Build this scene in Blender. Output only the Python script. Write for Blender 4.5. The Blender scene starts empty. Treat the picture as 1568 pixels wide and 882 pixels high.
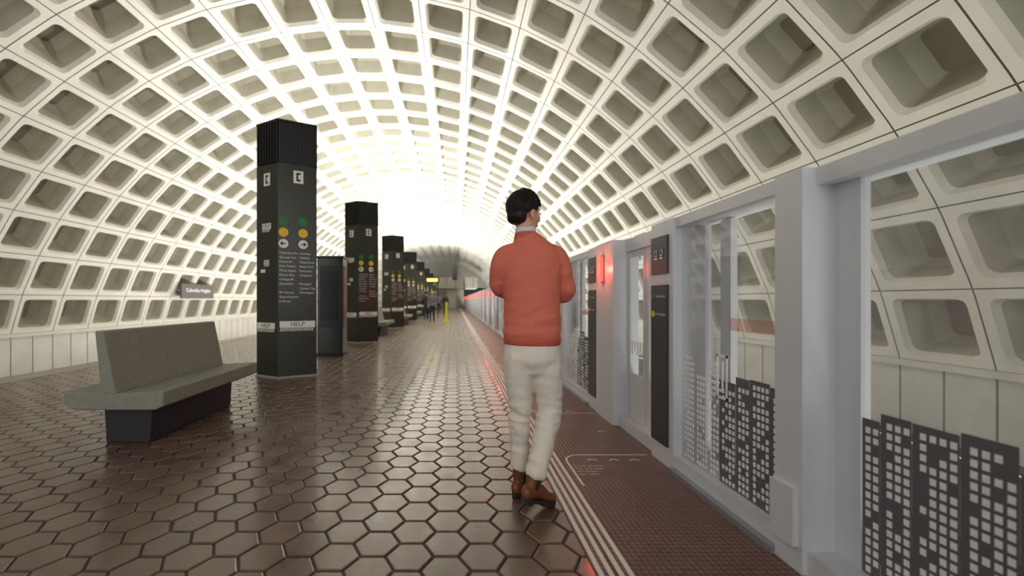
import bpy, math, random, bmesh
from mathutils import Vector, Matrix, noise
random.seed(7)
scene = bpy.context.scene
col = scene.collection
R3 = lambda *a: Vector(a)

# ------------------------------------------------------------ materials
def lin(c):
    c = c/255.0
    return c/12.92 if c <= 0.04045 else ((c+0.055)/1.055)**2.4
def rgb(r, g, b): return (lin(r), lin(g), lin(b), 1)

def mat(name, c, rough=0.5, metal=0.0, spec=0.5, emit=None, es=0, var=0.0, vscale=8, bump=0.0, bscale=60, coat=0.0, island=0.0, rvar=0.0, stretch=None):
    m = bpy.data.materials.new(name); m.use_nodes = True
    nt = m.node_tree; b = nt.nodes['Principled BSDF']
    b.inputs['Base Color'].default_value = c
    b.inputs['Roughness'].default_value = rough
    b.inputs['Metallic'].default_value = metal
    b.inputs['Specular IOR Level'].default_value = spec
    if coat: b.inputs['Coat Weight'].default_value = coat; b.inputs['Coat Roughness'].default_value = 0.14
    tc = nt.nodes.new('ShaderNodeTexCoord')
    vec = tc.outputs['Object']
    if stretch:
        mp = nt.nodes.new('ShaderNodeMapping'); mp.inputs['Scale'].default_value = stretch
        nt.links.new(vec, mp.inputs[0]); vec = mp.outputs[0]
    last = None
    if var or rvar:
        n = nt.nodes.new('ShaderNodeTexNoise'); n.inputs['Scale'].default_value = vscale; n.inputs['Detail'].default_value = 5
        nt.links.new(vec, n.inputs['Vector'])
    if var:
        mr = nt.nodes.new('ShaderNodeMapRange'); mr.inputs[1].default_value = .25; mr.inputs[2].default_value = .75
        mr.inputs[3].default_value = 1-var; mr.inputs[4].default_value = 1+var
        nt.links.new(n.outputs['Fac'], mr.inputs[0]); last = mr.outputs[0]
    if island:
        g = nt.nodes.new('ShaderNodeNewGeometry')
        m2 = nt.nodes.new('ShaderNodeMapRange'); m2.inputs[3].default_value = 1-island; m2.inputs[4].default_value = 1+island
        nt.links.new(g.outputs['Random Per Island'], m2.inputs[0])
        if last:
            mm = nt.nodes.new('ShaderNodeMath'); mm.operation = 'MULTIPLY'
            nt.links.new(last, mm.inputs[0]); nt.links.new(m2.outputs[0], mm.inputs[1]); last = mm.outputs[0]
        else: last = m2.outputs[0]
    if last:
        vm = nt.nodes.new('ShaderNodeVectorMath'); vm.operation = 'SCALE'
        vm.inputs[0].default_value = c[:3]; nt.links.new(last, vm.inputs['Scale'])
        nt.links.new(vm.outputs[0], b.inputs['Base Color'])
    if rvar:
        m3 = nt.nodes.new('ShaderNodeMapRange'); m3.inputs[1].default_value = .3; m3.inputs[2].default_value = .7
        m3.inputs[3].default_value = max(.03, rough-rvar); m3.inputs[4].default_value = rough+rvar
        nt.links.new(n.outputs['Fac'], m3.inputs[0]); nt.links.new(m3.outputs[0], b.inputs['Roughness'])
    if bump:
        n2 = nt.nodes.new('ShaderNodeTexNoise'); n2.inputs['Scale'].default_value = bscale; n2.inputs['Detail'].default_value = 4
        nt.links.new(vec, n2.inputs['Vector'])
        bp = nt.nodes.new('ShaderNodeBump'); bp.inputs['Strength'].default_value = bump; bp.inputs['Distance'].default_value = .01
        nt.links.new(n2.outputs['Fac'], bp.inputs['Height']); nt.links.new(bp.outputs[0], b.inputs['Normal'])
    if emit:
        b.inputs['Emission Color'].default_value = emit; b.inputs['Emission Strength'].default_value = es
    return m

def glass_mat(name, tint=(1, 1, 1, 1), haze=0.0):
    m = bpy.data.materials.new(name); m.use_nodes = True
    nt = m.node_tree; nt.nodes.clear()
    o = nt.nodes.new('ShaderNodeOutputMaterial')
    t = nt.nodes.new('ShaderNodeBsdfTransparent'); t.inputs[0].default_value = tint
    g = nt.nodes.new('ShaderNodeBsdfGlossy'); g.inputs['Roughness'].default_value = .03
    f = nt.nodes.new('ShaderNodeLayerWeight'); f.inputs[0].default_value = .5
    p = nt.nodes.new('ShaderNodeMath'); p.operation = 'POWER'; p.inputs[1].default_value = 4
    r = nt.nodes.new('ShaderNodeMapRange'); r.inputs[3].default_value = .06; r.inputs[4].default_value = .85
    nt.links.new(f.outputs['Facing'], p.inputs[0]); nt.links.new(p.outputs[0], r.inputs[0])
    mx = nt.nodes.new('ShaderNodeMixShader')
    nt.links.new(r.outputs[0], mx.inputs[0]); nt.links.new(t.outputs[0], mx.inputs[1]); nt.links.new(g.outputs[0], mx.inputs[2])
    out = mx.outputs[0]
    if haze:
        d = nt.nodes.new('ShaderNodeBsdfDiffuse'); d.inputs[0].default_value = (.66, .67, .70, 1)
        m2 = nt.nodes.new('ShaderNodeMixShader'); m2.inputs[0].default_value = haze
        nt.links.new(out, m2.inputs[1]); nt.links.new(d.outputs[0], m2.inputs[2]); out = m2.outputs[0]
    nt.links.new(out, o.inputs[0])
    return m

M = {}
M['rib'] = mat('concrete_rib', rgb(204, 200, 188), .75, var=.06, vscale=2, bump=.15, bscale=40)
M['cofw'] = mat('concrete_coffer_side_shaded', rgb(174, 170, 153), .8, var=.1, vscale=3, bump=.15, bscale=40)  # rib concrete toned down, some recess shade put into the colour
M['cofb'] = mat('concrete_coffer_back_shaded', rgb(118, 112, 96), .85, var=.15, vscale=2)  # darkest concrete copy: shading deep in the coffer is painted in
M['groove'] = mat('dark_joint', rgb(110, 104, 92), .9)  # darker tone of the panel joints
M['wallc'] = mat('concrete_wall', rgb(196, 192, 182), .75, var=.1, vscale=1.5, bump=.2, bscale=20)
M['tile'] = mat('hex_quarry_tile', rgb(102, 82, 69), .34, spec=.55, var=.22, vscale=6, island=.13, rvar=.1, bump=.12, bscale=35, coat=.45)
M['grout'] = mat('grout', rgb(44, 36, 31), .5, var=.2)
M['granite'] = mat('granite_edge', rgb(165, 160, 152), .6, var=.1, vscale=40)
M['ballast'] = mat('track_concrete', rgb(105, 101, 95), .9, var=.2, vscale=3, bump=.5, bscale=12)
M['rail'] = mat('rail_steel', rgb(120, 110, 100), .35, metal=.9)
M['white'] = mat('white_paint', rgb(222, 214, 208), .5, var=.07, vscale=20)
M['black'] = mat('black_metal', rgb(40, 43, 33), .28, spec=.6, var=.1, vscale=2)
M['flute'] = mat('black_fluting', rgb(22, 22, 22), .4)
M['lab_w'] = mat('label_white', rgb(238, 236, 228), .5)
M['lab_k'] = mat('label_black', rgb(15, 15, 15), .5)
M['lab_g'] = mat('label_green', rgb(40, 120, 60), .5)
M['lab_y'] = mat('label_yellow', rgb(235, 195, 30), .5)
M['bench'] = mat('bench_concrete', rgb(132, 132, 120), .6, var=.1, vscale=25, bump=.2, bscale=80)
M['benchd'] = mat('bench_pedestal', rgb(38, 35, 42), .6)
M['alu'] = mat('brushed_aluminium', rgb(208, 210, 215), .4, metal=.15, var=.05, vscale=3, stretch=(4, 4, .3))
M['alud'] = mat('dark_aluminium', rgb(140, 142, 150), .35, metal=.4, var=.1, vscale=3, stretch=(6, 6, .3))
M['doorw'] = mat('door_panel_white', rgb(218, 214, 218), .4, metal=.05)
M['sign'] = mat('sign_charcoal', rgb(46, 48, 56), .4)
M['glass'] = glass_mat('screen_glass', (.88, .89, .90, 1), haze=.20)
M['frit_k'] = mat('skyline_film_dark', rgb(92, 92, 96), .5)
M['frit_w'] = mat('skyline_film_white', rgb(232, 232, 234), .5)
M['refl_r'] = glass_mat('red_reflection_tint', (.95, .66, .62, 1))  # tint for a red reflection painted onto the glass
M['redlamp'] = mat('red_lamp_lens', rgb(255, 60, 45), .3, emit=rgb(255, 45, 35), es=7)
M['yell'] = mat('yellow_plastic', rgb(225, 210, 30), .5)
M['signb'] = mat('sign_board_brown', rgb(84, 76, 72), .6)
M['signlit'] = mat('lit_sign', rgb(255, 220, 110), .5, emit=rgb(255, 215, 90), es=3)
M['poster'] = mat('poster_brown', rgb(120, 70, 50), .5, var=.5, vscale=5)

def tactile():
    m = bpy.data.materials.new('tactile_paving_brown'); m.use_nodes = True
    nt = m.node_tree; b = nt.nodes['Principled BSDF']
    tc = nt.nodes.new('ShaderNodeTexCoord')
    v = nt.nodes.new('ShaderNodeTexVoronoi'); v.inputs['Scale'].default_value = 34; v.inputs['Randomness'].default_value = .12
    nt.links.new(tc.outputs['Object'], v.inputs['Vector'])
    n = nt.nodes.new('ShaderNodeTexNoise'); n.inputs['Scale'].default_value = 5
    nt.links.new(tc.outputs['Object'], n.inputs['Vector'])
    cr = nt.nodes.new('ShaderNodeValToRGB')
    cr.color_ramp.elements[0].position = .25; cr.color_ramp.elements[0].color = rgb(132, 98, 86)
    cr.color_ramp.elements[1].position = .6; cr.color_ramp.elements[1].color = rgb(78, 54, 48)
    nt.links.new(v.outputs['Distance'], cr.inputs[0])
    mx = nt.nodes.new('ShaderNodeMix'); mx.data_type = 'RGBA'; mx.blend_type = 'MULTIPLY'; mx.inputs[0].default_value = .4
    nt.links.new(cr.outputs[0], mx.inputs[6]); nt.links.new(n.outputs['Fac'], mx.inputs[7])
    nt.links.new(mx.outputs[2], b.inputs['Base Color'])
    b.inputs['Roughness'].default_value = .42
    bp = nt.nodes.new('ShaderNodeBump'); bp.invert = True; bp.inputs['Strength'].default_value = .7; bp.inputs['Distance'].default_value = .006
    nt.links.new(v.outputs['Distance'], bp.inputs['Height']); nt.links.new(bp.outputs[0], b.inputs['Normal'])
    return m
M['tactile'] = tactile()

# ------------------------------------------------------------ mesh builder
class MB:
    def __init__(s): s.v = []; s.f = []; s.m = []; s.mats = []
    def mi(s, k):
        if k not in s.mats: s.mats.append(k)
        return s.mats.index(k)
    def face(s, pts, k):
        i = len(s.v); s.v += [tuple(p) for p in pts]; s.f.append(tuple(range(i, i+len(pts)))); s.m.append(s.mi(k))
    def pane(s, x, y0, y1, z0, z1, k='glass'):
        s.face([(x,y1,z0),(x,y0,z0),(x,y0,z1),(x,y1,z1)], k)
    def box(s, x0, x1, y0, y1, z0, z1, k, mtx=None):
        i = len(s.v)
        P = [(x0,y0,z0),(x1,y0,z0),(x1,y1,z0),(x0,y1,z0),(x0,y0,z1),(x1,y0,z1),(x1,y1,z1),(x0,y1,z1)]
        if mtx: P = [tuple(mtx @ Vector(p)) for p in P]
        s.v += P
        for f in [(0,3,2,1),(4,5,6,7),(0,1,5,4),(1,2,6,5),(2,3,7,6),(3,0,4,7)]:
            s.f.append(tuple(i+a for a in f)); s.m.append(s.mi(k))
    def prism(s, poly, z0, z1, k, cap=True):
        n = len(poly); i = len(s.v)
        s.v += [(p[0], p[1], z0) for p in poly] + [(p[0], p[1], z1) for p in poly]
        for a in range(n):
            b = (a+1) % n
            s.f.append((i+a, i+b, i+n+b, i+n+a)); s.m.append(s.mi(k))
        if cap:
            s.f.append(tuple(i+n+a for a in range(n))); s.m.append(s.mi(k))
            s.f.append(tuple(i+a for a in reversed(range(n)))); s.m.append(s.mi(k))
    def mesh(s, me, mtx, k):
        i = len(s.v); s.v += [tuple(mtx @ v.co) for v in me.vertices]
        for p in me.polygons:
            s.f.append(tuple(i+a for a in p.vertices)); s.m.append(s.mi(k))
    def build(s, name, smooth=False, parent=None, bevel=0):
        me = bpy.data.meshes.new(name); me.from_pydata(s.v, [], s.f)
        for k in s.mats: me.materials.append(M[k])
        me.polygons.foreach_set('material_index', s.m)
        if smooth: me.polygons.foreach_set('use_smooth', [True]*len(s.f))
        me.update()
        o = bpy.data.objects.new(name, me); col.objects.link(o)
        if parent: o.parent = parent
        if bevel:
            b = o.modifiers.new('bevel', 'BEVEL'); b.width = bevel; b.segments = 2; b.limit_method = 'ANGLE'
        return o

def text_mesh(body, size, align='CENTER'):
    cu = bpy.data.curves.new('t', 'FONT'); cu.body = body; cu.size = size; cu.align_x = align; cu.align_y = 'CENTER'
    cu.resolution_u = 2
    ob = bpy.data.objects.new('t', cu); col.objects.link(ob)
    dg = bpy.context.evaluated_depsgraph_get()
    me = bpy.data.meshes.new_from_object(ob.evaluated_get(dg))
    bpy.data.objects.remove(ob); bpy.data.curves.remove(cu)
    return me

def frame(origin, xdir, zdir=Vector((0, 0, 1))):
    x = Vector(xdir).normalized(); y = Vector(zdir).normalized(); n = x.cross(y)
    m = Matrix((x, y, n)).transposed().to_4x4(); m.translation = Vector(origin)
    return m
def disc(mb, fr, cx, cy, r, k, off=.004, n=20, ry=None):
    ry = ry or r
    mb.face([fr @ Vector((cx+r*math.cos(2*math.pi*a/n), cy+ry*math.sin(2*math.pi*a/n), off)) for a in range(n)], k)
def rect(mb, fr, x0, x1, y0, y1, k, off=.003):
    mb.face([fr @ Vector(p) for p in [(x0,y0,off),(x1,y0,off),(x1,y1,off),(x0,y1,off)]], k)

# ------------------------------------------------------------ vault
XC, RAD, ZC = -2.64, 10.3, 8.17-10.3
NROW, STEP = 23, math.radians(114/17)
Y0, Y1, PER = -5.2, 72.0, 1.18
mb = MB()
th0 = -NROW*STEP/2
ncell = int((Y1-Y0)/PER)
arc = STEP*RAD
def ring(inset_u, inset_v, rad, d):
    hu, hv = arc/2-inset_u, PER/2-inset_v
    out = []
    for cx, cy, a0 in [(1,1,0),(-1,1,90),(-1,-1,180),(1,-1,270)]:
        for a in (0, 30, 60, 90):
            t = math.radians(a0+a)
            if rad > 0:
                out.append((cx*(hu-rad)+rad*math.cos(t), cy*(hv-rad)+rad*math.sin(t), d))
            else:
                e = .12
                if a in (30, 60): out.append((cx*hu, cy*hv, d)) if a == 30 else out.append((cx*(hu-(.0001)) , cy*hv, d))
                else:
                    horiz = (a == 0 and a0 in (0, 180)) or (a == 90 and a0 in (90, 270))
                    out.append((cx*hu, cy*(hv-e), d) if horiz else (cx*(hu-e), cy*hv, d))
    return out
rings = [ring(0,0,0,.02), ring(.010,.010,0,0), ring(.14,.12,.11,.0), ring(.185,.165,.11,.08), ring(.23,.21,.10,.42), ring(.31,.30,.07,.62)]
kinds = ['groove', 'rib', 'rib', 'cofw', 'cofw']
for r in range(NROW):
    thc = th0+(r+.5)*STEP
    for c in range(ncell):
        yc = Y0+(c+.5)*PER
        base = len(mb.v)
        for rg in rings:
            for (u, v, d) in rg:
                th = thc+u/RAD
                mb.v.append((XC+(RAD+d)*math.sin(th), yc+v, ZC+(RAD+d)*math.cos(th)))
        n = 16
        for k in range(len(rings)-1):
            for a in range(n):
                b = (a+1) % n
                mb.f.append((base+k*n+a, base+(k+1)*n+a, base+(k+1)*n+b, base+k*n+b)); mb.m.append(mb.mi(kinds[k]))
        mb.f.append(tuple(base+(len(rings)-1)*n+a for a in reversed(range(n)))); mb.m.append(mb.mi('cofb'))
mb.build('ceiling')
YE = Y0+ncell*PER
tE = NROW*STEP/2
XL, XR, ZS = XC-RAD*math.sin(tE), XC+RAD*math.sin(tE), ZC+RAD*math.cos(tE)

for nm, xw, sgn in (('wall_left', XL, -1), ('wall_right', XR, 1)):
    mb = MB()
    xa, xb = sorted((xw, xw+sgn*.4))
    for c in range(ncell*2):
        y = Y0+c*PER/2
        mb.box(xa, xb, y+.015, y+PER/2-.015, -1.0, ZS-.03, 'wallc')
    xa, xb = sorted((xw+sgn*.04, xw+sgn*.5))
    mb.box(xa, xb, Y0, YE, -1.14, ZS, 'groove')
    xa, xb = sorted((xw-sgn*.10, xw+sgn*.3))
    mb.box(xa, xb, Y0, YE, ZS-.06, ZS+.04, 'wallc')
    mb.build(nm)

mb = MB()
mb.box(XL-.5, XR+.5, YE, YE+.4, 3.4, 9.0, 'wallc')
mb.box(XC-4.2, XC+4.2, YE, YE+.4, -1.14, 3.4, 'wallc')
mb.box(XL-.5, XL+.6, YE, YE+.4, -1.14, 3.4, 'wallc')
mb.box(XR-.6, XR+.5, YE, YE+.4, -1.14, 3.4, 'wallc')
mb.box(XL-.5, XR+.5, YE+3, YE+3.3, -1.14, 3.6, 'flute')
mb.build('wall_end')

# ------------------------------------------------------------ floor: hex tiles
PXL, PXR = -6.8, 1.72
mb = MB()
mb.box(PXL, PXR, Y0, YE, -1.14, -.009, 'grout')
s = .112; g = .0050
def hexring(cx, cy, rr, z): return [(min(.598, cx+rr*math.cos(math.radians(60*a))), cy+rr*math.sin(math.radians(60*a)), z) for a in range(6)]
cols = int((0.60-(-6.35))/(1.5*s))+1; rows = int((YE+1)/(math.sqrt(3)*s))
for i in range(cols):
    cx = .60-i*1.5*s+.03
    if cx-s < PXL+.4: continue
    for j in range(rows):
        cy = -1+(j+(.5 if i % 2 else 0))*math.sqrt(3)*s
        b = len(mb.v); dz = random.uniform(-.0006, .0006)
        mb.v += hexring(cx, cy, s-g, -.009)+hexring(cx, cy, s-g-.002, -.0025+dz)+hexring(cx, cy, s-g-.008, 0+dz)
        k = mb.mi('tile')
        for q in range(2):
            for a in range(6):
                c2 = (a+1) % 6
                mb.f.append((b+q*6+a, b+q*6+c2, b+q*6+6+c2, b+q*6+6+a)); mb.m.append(k)
        mb.f.append(tuple(b+12+a for a in range(6))); mb.m.append(k)
mb.box(PXL, PXL+.45, Y0, YE, -.01, .002, 'granite')
mb.build('floor')

mb = MB(); mb.box(.60, PXR, Y0, YE, -.008, 0, 'tactile')
mb.build('tactile_paving')
mb = MB()
for k in range(4):
    x = .612+k*.043
    mb.box(x, x+.022, Y0, YE, 0, .002, 'white')
mb.build('platform_edge_stripes')

def band(mb, pts, w, z, k):
    for a, b in zip(pts[:-1], pts[1:]):
        a = Vector(a); b = Vector(b); d = (b-a).normalized(); n = Vector((-d.y, d.x))*w/2
        mb.face([(a-n).to_3d()+R3(0,0,z), (b-n).to_3d()+R3(0,0,z), (b+n).to_3d()+R3(0,0,z), (a+n).to_3d()+R3(0,0,z)], k)
mb = MB()
def corner(x0, y0, yend, sg):
    pts = [(x0, yend), (x0, y0-sg*.12)]
    for a in range(1, 7):
        t = math.radians(90*a/6)
        pts.append((x0+.12-.12*math.cos(t), y0-sg*.12+sg*.12*math.sin(t)))
    pts.append((1.45, y0))
    band(mb, pts, .016, .002, 'white')
ys = [3.0]+[3.0+2.75*k for k in range(1, 18)]
for y in ys:
    corner(.81, y, y-.5, 1); corner(.81, y+1.11, y+1.6, -1)
    for ax, ay in ((1.0,-.08),(1.16,-.08),(1.31,-.08),(1.30,.55),(1.0,1.2),(1.2,1.2)):
        band(mb, [(ax-.035, y+ay-.025), (ax, y+ay), (ax+.035, y+ay-.025)], .014, .002, 'white')
for k in range(4):
    t = text_mesh(('STAND BEHIND', 'THE LINE AND', 'LET RIDERS', 'EXIT FIRST')[k], .03, 'LEFT')
    mb.mesh(t, Matrix.Translation((.83, 2.80-.045*k, .002)), 'white')
mb.build('boarding_markings')

mb = MB()
mb.box(PXR, XR, Y0, YE+2.9, -1.3, -1.15, 'ballast'); mb.box(XL, PXL, Y0, YE+2.9, -1.3, -1.15, 'ballast')
mb.build('trackbed')
for xc in (3.9, -9.2):
    mb = MB()
    for dx in (-.72, .72):
        mb.box(xc+dx-.035, xc+dx+.035, Y0, YE+2.8, -1.02, -.98, 'rail')
        mb.box(xc+dx-.01, xc+dx+.01, Y0, YE+2.8, -1.12, -1.02, 'rail')
        mb.box(xc+dx-.07, xc+dx+.07, Y0, YE+2.8, -1.15, -1.12, 'rail')
    mb.build('rail_track')

# ------------------------------------------------------------ pylons
poly = [(0,-.5),(.5,-.25),(.3,.3),(0,.5),(-.42,.3),(-.43,-.28)]
def pylon_mesh():
    mb = MB(); H = 3.88
    base = [(x*1.03, y*1.03) for x, y in poly]
    mb.prism(base, 0, .03, 'granite')
    mb.prism([(x*.985, y*.985) for x, y in poly], .03, H-.66, 'black')
    mb.prism([(x*.95, y*.95) for x, y in poly], H-.66, H-.03, 'flute')
    for a in range(6):
        p, q = Vector(poly[a]), Vector(poly[(a+1) % 6]); L = (q-p).length; n = max(4, int(L/.055))
        d = (q-p).normalized(); nrm = Vector((d.y, -d.x))
        for k in range(n):
            c = p+d*(L*(k+.5)/n); w = L/n*.28
            P = [c-d*w-nrm*.03, c+d*w-nrm*.03, c+d*w*.7, c-d*w*.7]
            mb.prism([tuple(v) for v in P], H-.64, H-.02, 'flute')
    mb.prism(poly, H-.03, H, 'flute')
    def facefr(a, b):
        A, B = Vector(a)*.985, Vector(b)*.985
        return frame((A.x, A.y, 0), (B.x-A.x, B.y-A.y, 0)), (B-A).length
    FR, LR = facefr(poly[0], poly[1]); FL, LL = facefr(poly[5], poly[0])
    def phone(fr, cx, cy):
        rect(mb, fr, cx-.07, cx+.07, cy-.095, cy+.095, 'lab_w')
        rect(mb, fr, cx-.03, cx-.005, cy-.06, cy+.06, 'lab_k', .006)
        rect(mb, fr, cx-.03, cx+.03, cy+.035, cy+.065, 'lab_k', .006)
        rect(mb, fr, cx-.03, cx+.03, cy-.065, cy-.035, 'lab_k', .006)
    def T(fr, txt, x, y, size, k, off=.006, al='CENTER'):
        mb.mesh(text_mesh(txt, size, al), fr @ Matrix.Translation((x, y, off)), k)
    def help_(fr, cx, cy, w, h):
        rect(mb, fr, cx-w/2, cx+w/2, cy-h*.15, cy+h/2, 'lab_w')
        T(fr, 'HELP', cx, cy+h*.17, h*.62, 'lab_k')
        n = int(w/.03)
        for k in range(n):
            x = cx-w/2+k*.03
            mb.face([fr @ Vector(p) for p in [(x,cy-h/2,.004),(x+.015,cy-h/2,.004),(x+.03,cy-h*.17,.004),(x+.015,cy-h*.17,.004)]], 'lab_w')
    phone(FR, LR*.52, 3.04); phone(FL, LL*.5, 3.0)
    for fx in (.14, .64):
        x = LR*fx
        disc(mb, FR, x, 2.36, .068, 'lab_g'); disc(mb, FR, x, 2.19, .068, 'lab_y')
        disc(mb, FR, x, 2.02, .068, 'lab_w')
        sg = -1 if fx < .3 else 1
        rect(mb, FR, x-.035, x+.035, 2.012, 2.028, 'lab_k', .006)
        mb.face([FR @ Vector(p) for p in ([(x+sg*.05,2.02,.006),(x+sg*.01,2.055,.006),(x+sg*.01,1.985,.006)][::sg])], 'lab_k')
    names = ['Columbia Hts', 'Georgia Ave', 'Petworth', 'Fort Totten', 'West Hyatts', 'Prince Geo', 'College Pk', 'Greenbelt', '', 'Mt Vernon', 'Shaw-Howard', 'U Street']
    names2 = ["Archives", "L'Enfant", 'Waterfront', 'Navy Yard', 'Anacostia', 'Congress', '', 'Pentagon', 'Crystal City', 'Huntington']
    for k, t in enumerate(names):
        if t: T(FR, t, .02, 1.88-k*.066, .046, 'lab_w', .004, 'LEFT')
    for k, t in enumerate(names2):
        if t: T(FR, t, .30, 1.88-k*.066, .046, 'lab_w', .004, 'LEFT')
    help_(FL, LL*.48, 2.27, .2, .13); help_(FL, LL*.48, 1.73, .12, .10)
    rect(mb, FL, LL*.2, LL*.42, 1.59, 1.64, 'lab_w')
    help_(FL, LL*.45, .76, .40, .14); help_(FR, LR*.5, .78, .5, .15)
    return mb
pyl = pylon_mesh().build('station_pylon')
PY = [(-2.64, 6.4), (-2.64, 11.3), (-2.66, 17.0), (-2.66, 22.6), (-2.66, 28.3), (-2.66, 34), (-2.66, 40), (-2.66, 46)]
for i, (x, y) in enumerate(PY):
    o = pyl if i == 0 else pyl.copy()
    if i: col.objects.link(o)
    o.location = (x, y, 0)

def kiosk(x, y, h=2.1):
    mb = MB()
    mb.box(-.29, .29, -.18, .18, 0, .06, 'flute')
    mb.box(-.27, .27, -.16, .16, .06, h-.05, 'black')
    mb.box(-.29, .29, -.18, .18, h-.05, h, 'flute')
    mb.box(.27, .278, -.12, .12, .6, h-.2, 'poster')
    mb.box(-.22, .22, -.168, -.16, .6, h-.2, 'sign')
    mb.box(-.18, .18, -.171, -.168, .75, h-.35, 'flute')
    o = mb.build('information_kiosk', bevel=.008); o.location = (x, y, 0)
kiosk(-2.63, 8.5)
def bench(x, y, L, name='concrete_bench'):
    mb = MB()
    def slab(poly, y0, y1, k):
        n = len(poly); i = len(mb.v)
        mb.v += [(p[0], y0, p[1]) for p in poly]+[(p[0], y1, p[1]) for p in poly]
        for a in range(n):
            b = (a+1) % n; mb.f.append((i+a, i+n+a, i+n+b, i+b)); mb.m.append(mb.mi(k))
        mb.f.append(tuple(i+a for a in range(n))); mb.f.append(tuple(i+n+a for a in reversed(range(n)))); mb.m += [mb.mi(k)]*2
    slab([(0,.46),(0,.34),(-.07,.31),(-.72,.31),(-.78,.36),(-.78,.46),(-.40,.44)], 0, L, 'bench')
    slab([(-.37,.435),(-.49,.435),(-.54,.93),(-.47,.93)], 0, L-.03, 'bench')
    slab([(-.22,0),(-.2,.32),(-.6,.32),(-.58,0)], .15, L-.15, 'benchd')
    o = mb.build(name, bevel=.012); o.location = (x, y, 0)
bench(-2.28, 3.1, 1.47)
bench(-2.25, 12.9, 1.8)
bench(-2.2, 18.6, 2.0)
bench(-2.2, 24.2, 2.0)

# ------------------------------------------------------------ platform screen doors
XS = 1.515; HT = 1.735
def skyline(mb, y0, y1, dark_to, seed, zb=.12, dx=0):
    rnd = random.Random(seed)
    x = XS+.026+dx
    y = y0
    while y < y1-.03:
        w = min(rnd.choice([.10, .13, .16]), y1-y)
        dark = y < dark_to
        h = rnd.uniform(.54, .68) if dark else rnd.uniform(.58, .74)
        if dark: mb.box(x, x+.002, y, y+w, zb, zb+h, 'frit_k')
        cw, ch = .028, .036
        nc = max(1, int((w-.006)/cw)); nr = int((h-.02)/ch)
        for i in range(nc):
            for j in range(nr):
                if rnd.random() < (.22 if dark else .10): continue
                yy = y+.005+i*cw; zz = zb+.012+j*ch
                mb.box(x-.002, x, yy, yy+.017, zz, zz+.023, 'frit_w')
        y += w+.004
def glass_panel(mb, y0, y1, seed, pocket=True):
    mb.pane(XS+.035, y0, y1, .11, 1.67)
    skyline(mb, y0+.01, y1-.01, y0+(y1-y0)*.5, seed)
    yc = y0+(y1-y0)*.52
    for a, b, c, d in ((yc-.045,yc+.045,.84,.855),(yc-.045,yc+.045,.60,.615),(yc-.045,yc-.035,.6,.855),(yc+.035,yc+.045,.6,.855),(yc-.012,yc+.0,.64,.82),(yc,yc+.03,.64,.655)):
        mb.box(XS+.020, XS+.025, a, b, c, d, 'frit_w')
    mb.pane(XS+.028, y0+.08, y0+.40, 1.0, 1.07, 'refl_r')  # faint red reflection, put in as a tinted pane
    if pocket:
        mb.box(XS+.13, XS+.17, y1-.10, y1, .11, 1.66, 'alu')
        mb.box(XS+.13, XS+.17, y1-.34, y1-.25, .11, 1.66, 'alu')
        mb.pane(XS+.15, y1-.25, y1-.10, .11, 1.66)
def totem(mb, y0, y1, fx=XS):
    mb.box(fx-.012, fx, y0+.02, y1-.015, 1.36, 1.63, 'sign')
    mb.box(fx-.012, fx, y0+.02, y1-.015, .14, 1.28, 'sign')
    w = y1-y0-.035; yc = (y0+y1)/2
    fr = frame((fx-.013, yc+w/2, 0), (0, -1, 0))
    disc(mb, fr, w*.16, 1.20, .024, 'lab_g', .002); disc(mb, fr, w*.16, 1.07, .024, 'lab_y', .002)
    mb.mesh(text_mesh('Green Line', .030, 'LEFT'), fr @ Matrix.Translation((w*.30, 1.20, .002)), 'lab_w')
    mb.mesh(text_mesh('Huntington', .030, 'LEFT'), fr @ Matrix.Translation((w*.30, 1.07, .002)), 'lab_w')
    for cx in (.33, .66):
        disc(mb, fr, w*cx, 1.51, .025, 'lab_w', .002, 14); disc(mb, fr, w*cx, 1.51, .018, 'sign', .004, 12)
        rect(mb, fr, w*cx-.025, w*cx+.025, 1.466, 1.478, 'lab_w')
def door(mb, y0, y1):
    X = XS+.10
    mb.box(X-.09, X+.08, y0, y1, 0.0, .10, 'alu')
    mb.box(X-.02, X+.06, y0, y1, 1.62, HT, 'alu')
    ym = (y0+y1)/2
    for a, b in ((y0, ym-.004), (ym+.004, y1)):
        f = .045
        mb.box(X, X+.035, a, a+f, .10, 1.62, 'alu'); mb.box(X, X+.035, b-f, b, .10, 1.62, 'alu')
        mb.box(X, X+.035, a+f, b-f, 1.56, 1.62, 'alu')
        mb.box(X, X+.035, a+f, b-f, .10, .50, 'doorw')
        mb.pane(X+.017, a+f, b-f, .50, 1.56)
        for q in range(5):
            mb.box(X+.008, X+.012, a+f+q*(b-a-2*f)/5+.01, a+f+(q+.6)*(b-a-2*f)/5, .68+.03*(q % 2), .80, 'frit_w')
def post(mb, y0, y1, protr=.04, h=HT):
    mb.box(XS-protr, XS+.20, y0, y1, 0, h, 'alu')
def lamp(mb, y, fx):
    mb.box(fx-.015, fx, y-.035, y+.035, 1.34, 1.62, 'alud')
    mb.box(fx-.04, fx-.015, y-.022, y+.022, 1.36, 1.60, 'redlamp')
def header(mb, y0, y1):
    mb.box(XS-.01, XS+.20, y0, y1, 1.67, HT, 'alu')
    mb.box(XS-.02, XS+.20, y0, y1, 0, .11, 'alu')
    mb.box(XS-.06, XS-.02, y0, y1, 0, .03, 'alud')
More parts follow.
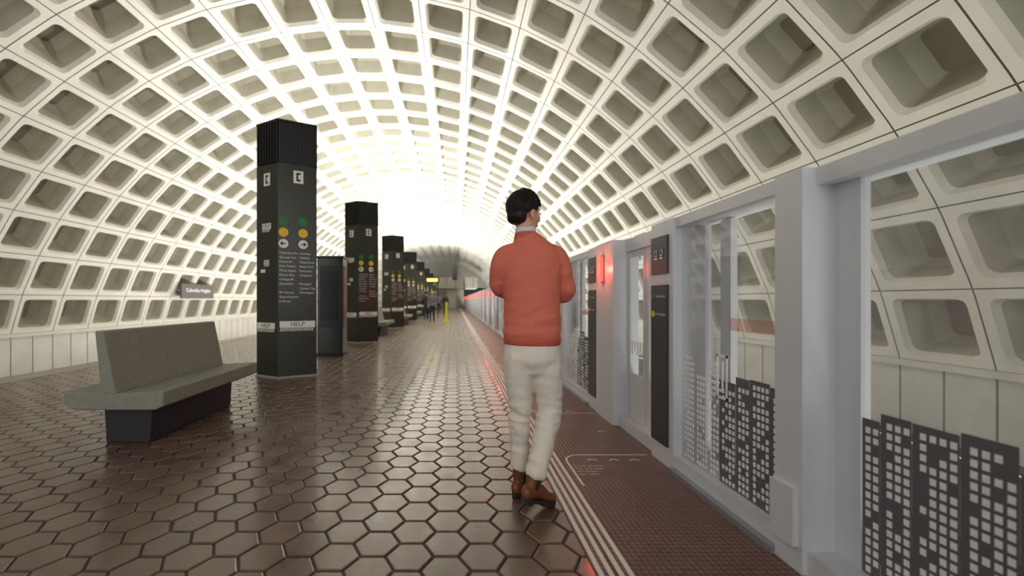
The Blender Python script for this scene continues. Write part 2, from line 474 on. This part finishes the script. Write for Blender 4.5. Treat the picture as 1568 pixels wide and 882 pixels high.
def module(yA0, yA1, yG1, yB1, yD1, seed, lampon=True, near=False):
    mb = MB()
    post(mb, yA0, yA1)
    header(mb, yA1, yG1); glass_panel(mb, yA1, yG1, seed)
    post(mb, yG1, yB1, .025); totem(mb, yG1+.04, yB1, XS-.025)
    door(mb, yB1, yD1)
    if lampon: lamp(mb, (yA0+yA1)/2+.03, XS-.04)
    if near:
        mb.box(XS-.065, XS-.04, yA0+.02, yA1+.0, .11, .36, 'alu')
    return mb.build('platform_screen_door')
mb = MB()
post(mb, .62, .9, .025); totem(mb, .62, .9, XS-.025)
X = XS+.10
mb.box(XS-.02, XS+.2, .9, 1.687, 0, .10, 'alu'); mb.box(XS+.02, XS+.2, .9, 1.687, 1.66, HT, 'alu')
mb.box(X, X+.04, 1.58, 1.687, .1, 1.66, 'alu'); mb.box(X, X+.04, .9, .96, .1, 1.66, 'alu')
mb.pane(X+.017, .96, 1.58, .1, 1.66)
skyline(mb, .97, 1.57, 9, 5, .1, .07)
header(mb, -2.0, .62); glass_panel(mb, -1.9, .62, 77, False); post(mb, -2.1, -1.9)
mb.build('platform_screen_door')
module(1.687, 1.831, 2.71, 3.01, 3.71, 3, lampon=False, near=True)
mb = MB()
post(mb, 3.71, 4.15); lamp(mb, 3.95, XS-.04)
post(mb, 4.15, 4.43, .025); totem(mb, 4.15, 4.43, XS-.025)
header(mb, 4.43, 5.48); glass_panel(mb, 4.43, 5.48, 11)
post(mb, 5.48, 5.78, .025); door(mb, 5.78, 6.48)
mb.build('platform_screen_door')
y = 6.48; k = 0; lampys = [3.95]
while y+2.75 < YE-2:
    module(y, y+.44, y+1.75, y+2.05, y+2.75, 20+k); lampys.append(y+.25)
    y += 2.75; k += 1
for i, ly in enumerate(lampys[:6]):
    l = bpy.data.lights.new('red_glow', 'POINT'); l.energy = 4 if i == 0 else 6; l.color = (1, .08, .05); l.shadow_soft_size = .03
    o = bpy.data.objects.new('red_signal_light', l); o.location = (XS-.14, ly, 1.48); col.objects.link(o)

# ------------------------------------------------------------ far end
mb = MB()
yM = 58
mb.box(-6.5, 3.2, yM, yM+5, 2.9, 3.3, 'wallc')
mb.box(-6.5, 3.2, yM-.2, yM, 2.9, 4.5, 'wallc')
mb.box(-6.5, -6.2, yM, yM+5, 0.003, 2.9, 'wallc'); mb.box(-1.2, .2, yM+1, yM+4, 0.003, 2.9, 'wallc')
for k in range(8): mb.box(-6.5+1.3*k, -6.5+1.3*k+.06, yM-.24, yM-.2, 2.9, 4.5, 'groove')
mb.build('mezzanine_bridge')
mb = MB()
mb.box(-1.95, -1.05, 26, 26.2, 2.3, 2.7, 'flute'); mb.box(-1.85, -1.15, 25.985, 26, 2.4, 2.6, 'signlit')
mb.box(-1.9, -1.85, 26.05, 26.15, 0, 2.3, 'flute'); mb.box(-1.15, -1.10, 26.05, 26.15, 0, 2.3, 'flute')
mb.build('next_train_sign')
mb = MB()
mb.box(-.35, .25, 48, 48.3, 3.6, 5.4, 'flute'); mb.box(-.08, -.02, 48.1, 48.2, 5.4, 8.0, 'flute')
mb.build('hanging_sign_block')  # dark sign block hung from a rod
mb = MB()
for z0, z1, r0, r1 in ((0,.06,.16,.15),(.06,1.0,.085,.05),(1.0,1.07,.06,.03)):
    n = 14; i = len(mb.v)
    mb.v += [(r0*math.cos(2*math.pi*a/n), r0*math.sin(2*math.pi*a/n), z0) for a in range(n)]+[(r1*math.cos(2*math.pi*a/n), r1*math.sin(2*math.pi*a/n), z1) for a in range(n)]
    for a in range(n): mb.f.append((i+a, i+(a+1)%n, i+n+(a+1)%n, i+n+a)); mb.m.append(mb.mi('yell'))
    mb.f.append(tuple(i+n+a for a in range(n))); mb.m.append(mb.mi('yell'))
o = mb.build('safety_bollard'); o.location = (-.48, 21.5, 0)
mb = MB(); mb.box(XL+.68, XL+.75, 17.3, 19.6, 1.25, 1.9, 'signb')
for yy in (17.6, 19.2): mb.box(XL+.2, XL+.68, yy, yy+.06, 1.5, 1.56, 'signb')
mb.mesh(text_mesh('Columbia Heights', .24), frame((XL+.76, 18.45, 1.62), (0, 1, 0)), 'lab_w'); mb.build('station_name_sign')

# ------------------------------------------------------------ figure tools
M['sweater'] = mat('coral_sweater_knit', rgb(212, 116, 97), .9, spec=.15, var=.05, vscale=60, bump=.18, bscale=300)
M['rib_knit'] = mat('coral_rib_knit', rgb(196, 98, 80), .9, spec=.15, bump=.4, bscale=200, stretch=(1, 1, .05))
M['trouser'] = mat('cream_trousers', rgb(224, 216, 204), .85, spec=.2, var=.04, vscale=10, bump=.1, bscale=250)
M['skin'] = mat('skin', rgb(212, 158, 132), .5, spec=.35, var=.05, vscale=20)
M['hair'] = mat('dark_hair', rgb(24, 15, 14), .5, spec=.3, var=.3, vscale=60)
M['shirt'] = mat('shirt_collar', rgb(205, 208, 214), .8)
M['boot'] = mat('brown_leather_boot', rgb(112, 62, 32), .4, var=.25, vscale=18, bump=.15, bscale=60)
M['sole'] = mat('boot_sole', rgb(34, 28, 26), .6)
M['elastic'] = mat('boot_elastic', rgb(44, 26, 20), .8)
M['eye'] = mat('eye_white', rgb(235, 230, 225), .2); M['iris'] = mat('iris', rgb(40, 25, 18), .2)
M['lip'] = mat('lips', rgb(176, 104, 92), .5)
M['coatd'] = mat('dark_coat', rgb(50, 52, 60), .8); M['coatb'] = mat('grey_jacket', rgb(110, 108, 110), .8)

def crom(P, n):
    P = [Vector(p) for p in P]; out = []
    Q = [P[0]*2-P[1]]+P+[P[-1]*2-P[-2]]
    for i in range(1, len(Q)-2):
        for k in range(n):
            t = k/n; a, b, c, d = Q[i-1], Q[i], Q[i+1], Q[i+2]
            out.append(.5*((2*b)+(c-a)*t+(2*a-5*b+4*c-d)*t*t+(3*b-3*c+d-a)*t**3))
    out.append(P[-1]); return out
def tube(mb, pts, rad, k='sweater', fwd=(0, 1, 0), seg=20, sub=5, dome=True):
    pts = crom(pts, sub)
    rr = crom([Vector((r, r, 0)) if isinstance(r, (int, float)) else Vector((r[0], r[1], 0)) for r in rad], sub)
    fwd = Vector(fwd)
    P = list(pts); Rr = list(rr)
    if dome:
        t0 = (pts[1]-pts[0]).normalized(); t1 = (pts[-1]-pts[-2]).normalized()
        r0, r1 = min(rr[0].x, rr[0].y), min(rr[-1].x, rr[-1].y)
        pre = [(pts[0]-t0*r0*.6*math.sin(a), rr[0]*math.cos(a)) for a in (1.35, .9, .45)]
        suf = [(pts[-1]+t1*r1*.6*math.sin(a), rr[-1]*math.cos(a)) for a in (.45, .9, 1.35)]
        P = [p for p, _ in pre]+P+[p for p, _ in suf]; Rr = [r for _, r in pre]+Rr+[r for _, r in suf]
    i0 = len(mb.v); n = len(P); side = None
    for i in range(n):
        t = (P[min(i+1, n-1)]-P[max(i-1, 0)]).normalized()
        if side is None:
            sd = t.cross(fwd)
            if sd.length < .1: sd = t.cross(Vector((1, 0, .1)))
            side = sd.normalized()
        else:
            side = (side-t*side.dot(t)).normalized()
        oth = side.cross(t)
        for a in range(seg):
            an = 2*math.pi*a/seg
            mb.v.append(tuple(P[i]+side*Rr[i].x*math.cos(an)+oth*Rr[i].y*math.sin(an)))
    m = mb.mi(k)
    for i in range(n-1):
        for a in range(seg):
            b = (a+1) % seg
            mb.f.append((i0+i*seg+a, i0+i*seg+b, i0+(i+1)*seg+b, i0+(i+1)*seg+a)); mb.m.append(m)
    mb.f.append(tuple(i0+a for a in reversed(range(seg)))); mb.f.append(tuple(i0+(n-1)*seg+a for a in range(seg))); mb.m += [m, m]
def ell(mb, c, r, k, mtx=None, nu=18, nv=12):
    c = Vector(c); i0 = len(mb.v)
    for j in range(nv+1):
        p = math.pi*j/nv
        for i in range(nu):
            a = 2*math.pi*i/nu
            v = c+Vector((r[0]*max(.001, math.sin(p))*math.cos(a), r[1]*max(.001, math.sin(p))*math.sin(a), r[2]*math.cos(p)))
            mb.v.append(tuple(mtx @ v) if mtx else tuple(v))
    m = mb.mi(k)
    for j in range(nv):
        for i in range(nu):
            b = (i+1) % nu
            mb.f.append((i0+j*nu+i, i0+(j+1)*nu+i, i0+(j+1)*nu+b, i0+j*nu+b)); mb.m.append(m)
    mb.f.append(tuple(i0+i for i in range(nu))); mb.f.append(tuple(i0+nv*nu+i for i in reversed(range(nu)))); mb.m += [m, m]
def fuse(mb, name, vox, parent, smooth=6, fold=None, post=2):
    o = mb.build(name, True)
    r = o.modifiers.new('r', 'REMESH'); r.mode = 'VOXEL'; r.voxel_size = vox; r.use_smooth_shade = True
    if smooth:
        sm = o.modifiers.new('s', 'SMOOTH'); sm.iterations = smooth; sm.factor = .5
    dg = bpy.context.evaluated_depsgraph_get()
    me = bpy.data.meshes.new_from_object(o.evaluated_get(dg))
    o.modifiers.clear(); o.data = me
    if not me.materials: me.materials.append(M[mb.mats[0]])
    me.polygons.foreach_set('use_smooth', [True]*len(me.polygons))
    if fold:
        nr = [v.normal.copy() for v in me.vertices]
        for v, n in zip(me.vertices, nr): v.co = v.co+n*fold(v.co)
        me.update()
    o.parent = parent
    return o
def bump1(x, c, w): return math.exp(-((x-c)/w)**2)
def ridge(p):
    n = noise.noise(p); return (1-abs(n)*2.2)-.55
def fold_sweater(p):
    a = .3+1.0*bump1(p.z, 1.03, .08)+.7*bump1(p.z, 1.22, .08)*min(1, abs(p.x)/.12)
    f = ridge(Vector((p.x*5+p.z*5*(1 if p.x > 0 else -1), p.y*5, p.z*15)))
    g = ridge(Vector((p.x*9-p.z*7, p.y*9+3, p.z*9)))
    return .0065*a*f+.0030*g
def fold_trouser(p):
    a = .35+1.0*bump1(p.z, .52, .09)+.8*bump1(p.z, .31, .05)+.7*bump1(p.z, .80, .06)
    if p.z < .26: a *= .3
    f = ridge(Vector((p.x*6+p.z*4, p.y*6, p.z*17)))
    g = ridge(Vector((p.x*14, p.y*10+5, p.z*5)))
    return .0070*a*f+.0035*g
def empty(name, loc):
    e = bpy.data.objects.new(name, None); e.location = loc; e.empty_display_size = .2; col.objects.link(e); return e

# ------------------------------------------------------------ the man
man = empty('man', (.42, 2.24, .004))
FW = Vector((.24, .97, 0))
mb = MB()
tube(mb, [(.012,0,.945),(.012,0,.985),(.012,0,1.06),(.010,0,1.18),(.006,.0,1.30),(.002,0,1.385),(-.004,0,1.445),(-.012,.0,1.49),(-.02,.004,1.525)],
     [(.148,.112),(.163,.123),(.158,.121),(.158,.12),(.170,.12),(.172,.112),(.146,.097),(.098,.078),(.066,.064)], fwd=FW, seg=36)
tube(mb, [(-.09,0,1.430),(-.148,.005,1.405),(-.168,.03,1.33),(-.160,.09,1.245),(-.07,.19,1.215),(.06,.215,1.22)], [.060,.058,.054,.053,.046,.038])
tube(mb, [(.09,-.01,1.430),(.15,-.01,1.405),(.186,-.005,1.31),(.206,.03,1.205),(.13,.15,1.195),(.0,.235,1.235)], [.062,.060,.055,.053,.047,.038])
fuse(mb, 'sweater', .006, man, 10, fold_sweater)
mb = MB(); n = 150; fy = FW.normalized(); fx = Vector((fy.y, -fy.x, 0))
prof = [(.918,-.004),(.921,.002),(.950,.004),(.966,.001),(.970,-.012)]
for z, e in prof:
    for a in range(n):
        t = 2*math.pi*a/n; rr_ = e+(.0016 if a % 2 else -.0016)
        p = Vector((.012,0,z))+fx*(.154+rr_)*math.cos(t)+fy*(.118+rr_)*math.sin(t); mb.v.append(tuple(p))
for q in range(len(prof)-1):
    for a in range(n):
        b = (a+1) % n; mb.f.append((q*n+a, q*n+b, (q+1)*n+b, (q+1)*n+a)); mb.m.append(mb.mi('rib_knit'))
mb.build('sweater_hem', True, man)
mb = MB()
tube(mb, [(-.019,.003,1.505),(-.022,.006,1.540)], [(.072,.070),(.062,.062)], 'rib_knit', FW, 30, 3)
fuse(mb, 'sweater_neckline', .005, man, 2)
mb = MB()
tube(mb, [(-.02,.004,1.52),(-.022,.008,1.566)], [(.062,.062),(.058,.058)], 'shirt', FW, 30, 3)
fuse(mb, 'shirt_collar', .005, man, 2)
mb = MB()
tube(mb, [(.012,0,.955),(.012,0,.90),(.012,0,.84),(.012,0,.79)], [(.142,.106),(.154,.119),(.157,.122),(.13,.10)], 'trouser', FW, 32)
tube(mb, [(-.060,.0,.86),(-.058,.02,.74),(-.048,.05,.58),(-.048,.07,.47),(-.040,.10,.34),(-.034,.125,.185)], [(.088,.11),(.084,.096),(.069,.080),(.064,.072),(.058,.064),(.056,.060)], 'trouser')
tube(mb, [(.085,0,.86),(.100,.005,.74),(.116,.03,.60),(.110,.025,.49),(.068,-.02,.36),(.020,-.068,.215)], [(.088,.11),(.086,.094),(.074,.082),(.069,.078),(.062,.068),(.058,.062)], 'trouser')
fuse(mb, 'trousers', .006, man, 8, fold_trouser)
AH = math.radians(33)
HM = Matrix.Translation((-.028, .012, 1.658)) @ Matrix.Rotation(AH, 4, 'Z') @ Matrix.Rotation(math.radians(3), 4, 'Y')
mb = MB()
tube(mb, [(-.02,.0,1.50),(-.022,.004,1.56),(-.026,.008,1.62)], [(.054,.056),(.050,.054),(.052,.056)], 'skin')
ell(mb, (-.012,0,.028), (.093,.073,.082), 'skin', HM)
ell(mb, (.030,0,-.030), (.062,.056,.078), 'skin', HM)
ell(mb, (.012,.034,-.062), (.045,.018,.028), 'skin', HM); ell(mb, (.012,-.034,-.062), (.045,.018,.028), 'skin', HM)
ell(mb, (.066,0,-.092), (.022,.024,.019), 'skin', HM)
ell(mb, (.072,0,.026), (.019,.046,.012), 'skin', HM)
for sg in (1, -1):
    ell(mb, (.060,sg*.040,-.022), (.022,.018,.018), 'skin', HM)
    ell(mb, (-.006,sg*.076,-.012), (.019,.008,.032), 'skin', HM)
    ell(mb, (.004,sg*.073,-.018), (.010,.008,.020), 'skin', HM)
def ht(p): return tuple(HM @ Vector(p))
tube(mb, [ht((.088,0,.018)),ht((.102,0,-.008)),ht((.113,0,-.026))], [.007,.009,.011], 'skin', seg=12)
ell(mb, (.098,.010,-.030), (.010,.007,.007), 'skin', HM); ell(mb, (.098,-.010,-.030), (.010,.007,.007), 'skin', HM)
ell(mb, (.088,0,-.054), (.011,.020,.006), 'skin', HM); ell(mb, (.086,0,-.064), (.010,.018,.007), 'skin', HM)
fuse(mb, 'head', .0035, man, 3)
mb = MB()
for sg in (1, -1):
    ell(mb, (.079,sg*.030,.006), (.011,.013,.009), 'eye', HM, 12, 8)
    ell(mb, (.088,sg*.031,.006), (.003,.005,.005), 'iris', HM, 10, 6)
    tube(mb, [ht((.093,sg*.016,.028)),ht((.090,sg*.032,.034)),ht((.078,sg*.048,.029))], [.003,.004,.002], 'hair', seg=8)
ell(mb, (.0965,0,-.054), (.004,.017,.004), 'lip', HM, 12, 8); ell(mb, (.0945,0,-.0625), (.004,.015,.0045), 'lip', HM, 12, 8)
mb.build('face_features', True, man)
mb = MB()
def hairline(p):
    f, s_, u = p
    if f > .035: return u > .062
    if f > .0: return u > .022+.6*max(0, f-.012)
    if f > -.035: return u > .018
    return u > -.074
rr = random.Random(4); cnt = 0
while cnt < 2600:
    th = rr.uniform(0, 2*math.pi); cz = rr.uniform(-1, 1); q = math.sqrt(1-cz*cz)
    n = Vector((q*math.cos(th), q*math.sin(th), cz))
    vol = 1.0+.08*max(0, cz)+(.12 if (cz > .35 and n.x > 0) else 0)
    p = Vector((-.014+.096*n.x*vol, .077*n.y, .030+.088*n.z*vol))
    if not hairline(p): continue
    cnt += 1
    w_ = noise.noise(p*22)
    dirv = Vector((-.5+w_, .9*noise.noise(p*22+Vector((9,0,0))), -.9+.5*max(0, cz)))+Vector((rr.uniform(-.15,.15), rr.uniform(-.15,.15), 0))
    if n.x > .1 and cz > .4: dirv = Vector((.2, -.9+w_, .2))
    dirv = (dirv-n*dirv.dot(n)).normalized(); L = rr.uniform(.022, .036)
    if p.z < -.02: L *= .45
    a = p-n*.005; b = p+dirv*L*.5+n*.004; c = p+dirv*L-n*.001
    tube(mb, [ht(a), ht(b), ht(c)], [.0034, .0030, .0008], 'hair', seg=5, sub=3, dome=False)
mb.build('hair', True, man)
cap = MB(); ell(cap, (-.016,0,.040), (.100,.078,.086), 'hair', HM, 28, 20); ell(cap, (-.045,0,-.02), (.064,.067,.055), 'hair', HM, 24, 16)
ell(cap, (.025,0,.085), (.055,.055,.034), 'hair', HM)
o = fuse(cap, 'hair_cap', .005, man, 2, lambda p: .004*noise.noise(p*40))
bm = bmesh.new(); bm.from_mesh(o.data); inv = HM.inverted()
bmesh.ops.delete(bm, geom=[v for v in bm.verts if not hairline(inv @ v.co)], context='VERTS'); bm.to_mesh(o.data); bm.free()

def hand(name, wrist, d, nrm, curl, parent, thumb=1):
    d = Vector(d).normalized(); nrm = Vector(nrm); nrm = (nrm-d*nrm.dot(d)).normalized(); sd = d.cross(nrm)*thumb
    W = Vector(wrist); mb = MB()
    tube(mb, [W-d*.02, W+d*.02, W+d*.055, W+d*.088], [(.024,.017),(.030,.016),(.038,.014),(.039,.012)], 'skin', nrm, 16)
    for i, (off, L) in enumerate(((.030,.072),(.010,.080),(-.010,.075),(-.029,.060))):
        p = W+d*(.082-.004*abs(i-1))+sd*off; pts = [p-d*.02, p]; a = 0
        for fr_ in (.45, .32, .23):
            a += curl*(.8+.1*i); dd = d*math.cos(a)-nrm*math.sin(a)
            p = p+dd*L*fr_; pts.append(p)
        tube(mb, pts, [.009,.0092,.0085,.0078,.0066], 'skin', nrm, 10, 3)
    p = W+d*.022+sd*.024
    tube(mb, [p, p+d*.02+sd*.022-nrm*.006, p+d*.047+sd*.030-nrm*.014, p+d*.068+sd*.028-nrm*.02], [.013,.012,.010,.008], 'skin', nrm, 10, 3)
    return fuse(mb, name, .003, parent, 2)
hand('hand_left', (.075,.222,1.218), (.9,-.25,.18), (.25,.95,0), .22, man, 1)
hand('hand_right', (-.015,.245,1.245), (-.93,-.2,.15), (-.2,.97,0), .25, man, -1)
def boot(name, loc, yaw, pitch):
    BM = Matrix.Translation(loc) @ Matrix.Rotation(yaw, 4, 'Z') @ Matrix.Translation((.13,0,0)) @ Matrix.Rotation(pitch, 4, 'Y') @ Matrix.Translation((-.13,0,0))
    bt = lambda p: tuple(BM @ Vector(p))
    e = MB()
    tube(e, [bt((-.030,0,.182)),bt((-.025,0,.15)),bt((-.016,0,.11)),bt((-.012,0,.07))], [(.035,.037),(.035,.039),(.036,.044),(.033,.048)], 'boot', BM.to_3x3() @ Vector((1,0,0)), 20)
    ell(e, (-.040,0,.058), (.042,.034,.044), 'boot', BM)
    tube(e, [bt((-.02,0,.072)),bt((.045,0,.068)),bt((.10,0,.050)),bt((.150,0,.042)),bt((.172,0,.038))], [(.036,.046),(.037,.042),(.043,.030),(.040,.024),(.030,.018)], 'boot', BM.to_3x3() @ Vector((0,0,1)), 20)
    fuse(e, name, .004, man, 3)
    s_ = MB()
    out = []
    for a in range(32):
        t = 2*math.pi*a/32; x = .058+.140*math.cos(t); wd = .036+.012*max(0, math.cos(t))
        out.append((x, wd*math.sin(t)*(1.15 if abs(math.sin(t)) < .9 else 1.08)))
    def pr(poly, z0, z1):
        n = len(poly); i = len(s_.v)
        s_.v += [bt((p[0], p[1], z0)) for p in poly]+[bt((p[0], p[1], z1)) for p in poly]
        for a in range(n):
            b = (a+1) % n; s_.f.append((i+a, i+b, i+n+b, i+n+a)); s_.m.append(s_.mi('sole'))
        s_.f.append(tuple(i+n+a for a in range(n))); s_.f.append(tuple(i+a for a in reversed(range(n)))); s_.m += [0, 0]
    pr(out, .012, .032)
    pr([p for p in out if p[0] < -.005], 0, .014); pr([p for p in out if p[0] > .045], 0, .014)
    for sg in (1, -1):
        ell(s_, (-.016, sg*.031, .118), (.018,.010,.042), 'elastic', BM)
    return s_.build(name+'_sole', False, man)
def grounded(name, loc, yaw, pitch):
    boot(name, (loc[0], loc[1], math.sin(pitch)*(.198-.13)), yaw, pitch)
grounded('boot_right', (-.016,-.090,0), math.radians(36), math.radians(18))
grounded('boot_left', (-.030,.125,0), math.radians(50), math.radians(2))

# ------------------------------------------------------------ distant pedestrians
def pedestrian(x, y, h, top, leg, yaw=0):
    e = empty('pedestrian', (x, y, 0.002)); e.rotation_euler[2] = yaw; e.scale = (h/1.75,)*3
    mb = MB()
    tube(mb, [(0,0,.88),(0,0,1.1),(0,0,1.33),(0,0,1.44),(0,0,1.50)], [(.16,.11),(.16,.11),(.19,.12),(.13,.09),(.06,.06)], top)
    for sg in (1, -1):
        tube(mb, [(sg*.16,0,1.40),(sg*.23,0,1.12),(sg*.22,.10,.88)], [.055,.045,.035], top)
    fuse(mb, 'coat', .02, e, 3)
    mb = MB(); tube(mb, [(0,0,.95),(0,0,.82)], [(.15,.11),(.15,.11)], leg)
    for sg in (1, -1):
        tube(mb, [(sg*.08,0,.86),(sg*.09,sg*.06,.48),(sg*.09,sg*.14,.09)], [.09,.065,.045], leg)
        tube(mb, [(sg*.09,sg*.14-.04,.045),(sg*.09,sg*.14+.16,.035)], [.045,.035], leg)
    fuse(mb, 'legs', .02, e, 3)
    mb = MB(); tube(mb, [(0,0,1.46),(0,0,1.58)], [.05,.05], 'skin'); ell(mb, (0,.01,1.635), (.075,.09,.11), 'skin')
    tube(mb, [(0,.09,1.65),(0,.112,1.625)], [.01,.012], 'skin')
    for sg in (1, -1):
        ell(mb, (sg*.22,.12,.83), (.03,.02,.06), 'skin'); ell(mb, (sg*.078,0,1.63), (.01,.02,.03), 'skin')
    mb.build('head_and_hands', True, e)
    mb = MB(); ell(mb, (0,-.012,1.665), (.083,.092,.10), 'hair'); mb.build('hair', True, e)
pedestrian(-1.25, 21.5, 1.7, 'coatb', 'coatd', math.pi)
pedestrian(-1.75, 24.0, 1.7, 'coatd', 'coatd', 0)
pedestrian(-.75, 30.0, 1.75, 'coatd', 'coatd', 0)
pedestrian(-1.5, 36.0, 1.75, 'coatb', 'coatd', 0)

# ------------------------------------------------------------ lights
def area(name, loc, sx, sy, e, c=(1, .985, .93), rot=(math.pi, 0, 0)):
    l = bpy.data.lights.new(name, 'AREA'); l.shape = 'RECTANGLE'; l.size = sx; l.size_y = sy; l.energy = e; l.color = c
    o = bpy.data.objects.new(name, l); o.location = loc; o.rotation_euler = rot; col.objects.link(o); return o
for nm, x, tilt in (('left', -7.15, -.3), ('right', 2.05, .3)):
    area('track_uplight', (x, 3.5, -.55), .3, 17, 250, c=(1, .995, .90), rot=(math.pi, tilt, 0))
    area('track_uplight', (x, 28, -.55), .3, 30, 2200, c=(1, .99, .965), rot=(math.pi, tilt, 0))
    area('track_uplight', (x, 57, -.55), .3, 26, 900, c=(1, .985, .96), rot=(math.pi, tilt, 0))
PE = [60, 420, 900, 1000, 1000, 900, 800, 700]
for i, (x, y) in enumerate(PY):
    area('pylon_uplight', (x, y, 3.93), .4, .4, PE[i], c=(1, .99, .965))
w = bpy.data.worlds.new('station_world'); scene.world = w; w.use_nodes = True
w.node_tree.nodes['Background'].inputs[0].default_value = (1, .985, .96, 1); w.node_tree.nodes['Background'].inputs[1].default_value = 1.35

# ------------------------------------------------------------ camera
cam = bpy.data.cameras.new('camera'); co = bpy.data.objects.new('camera', cam); col.objects.link(co)
co.location = (0, 0, 1.17); co.rotation_euler = (math.radians(90), 0, 0)
cam.sensor_width = 36; cam.lens = 36*744/1920
cam.shift_x = (960-853.5)/1920; cam.shift_y = (563-540)/1920
cam.clip_start = .05; cam.clip_end = 300
cam.dof.use_dof = True; cam.dof.focus_distance = 2.9; cam.dof.aperture_fstop = 1.1
scene.camera = co
scene.view_settings.view_transform = 'Standard'
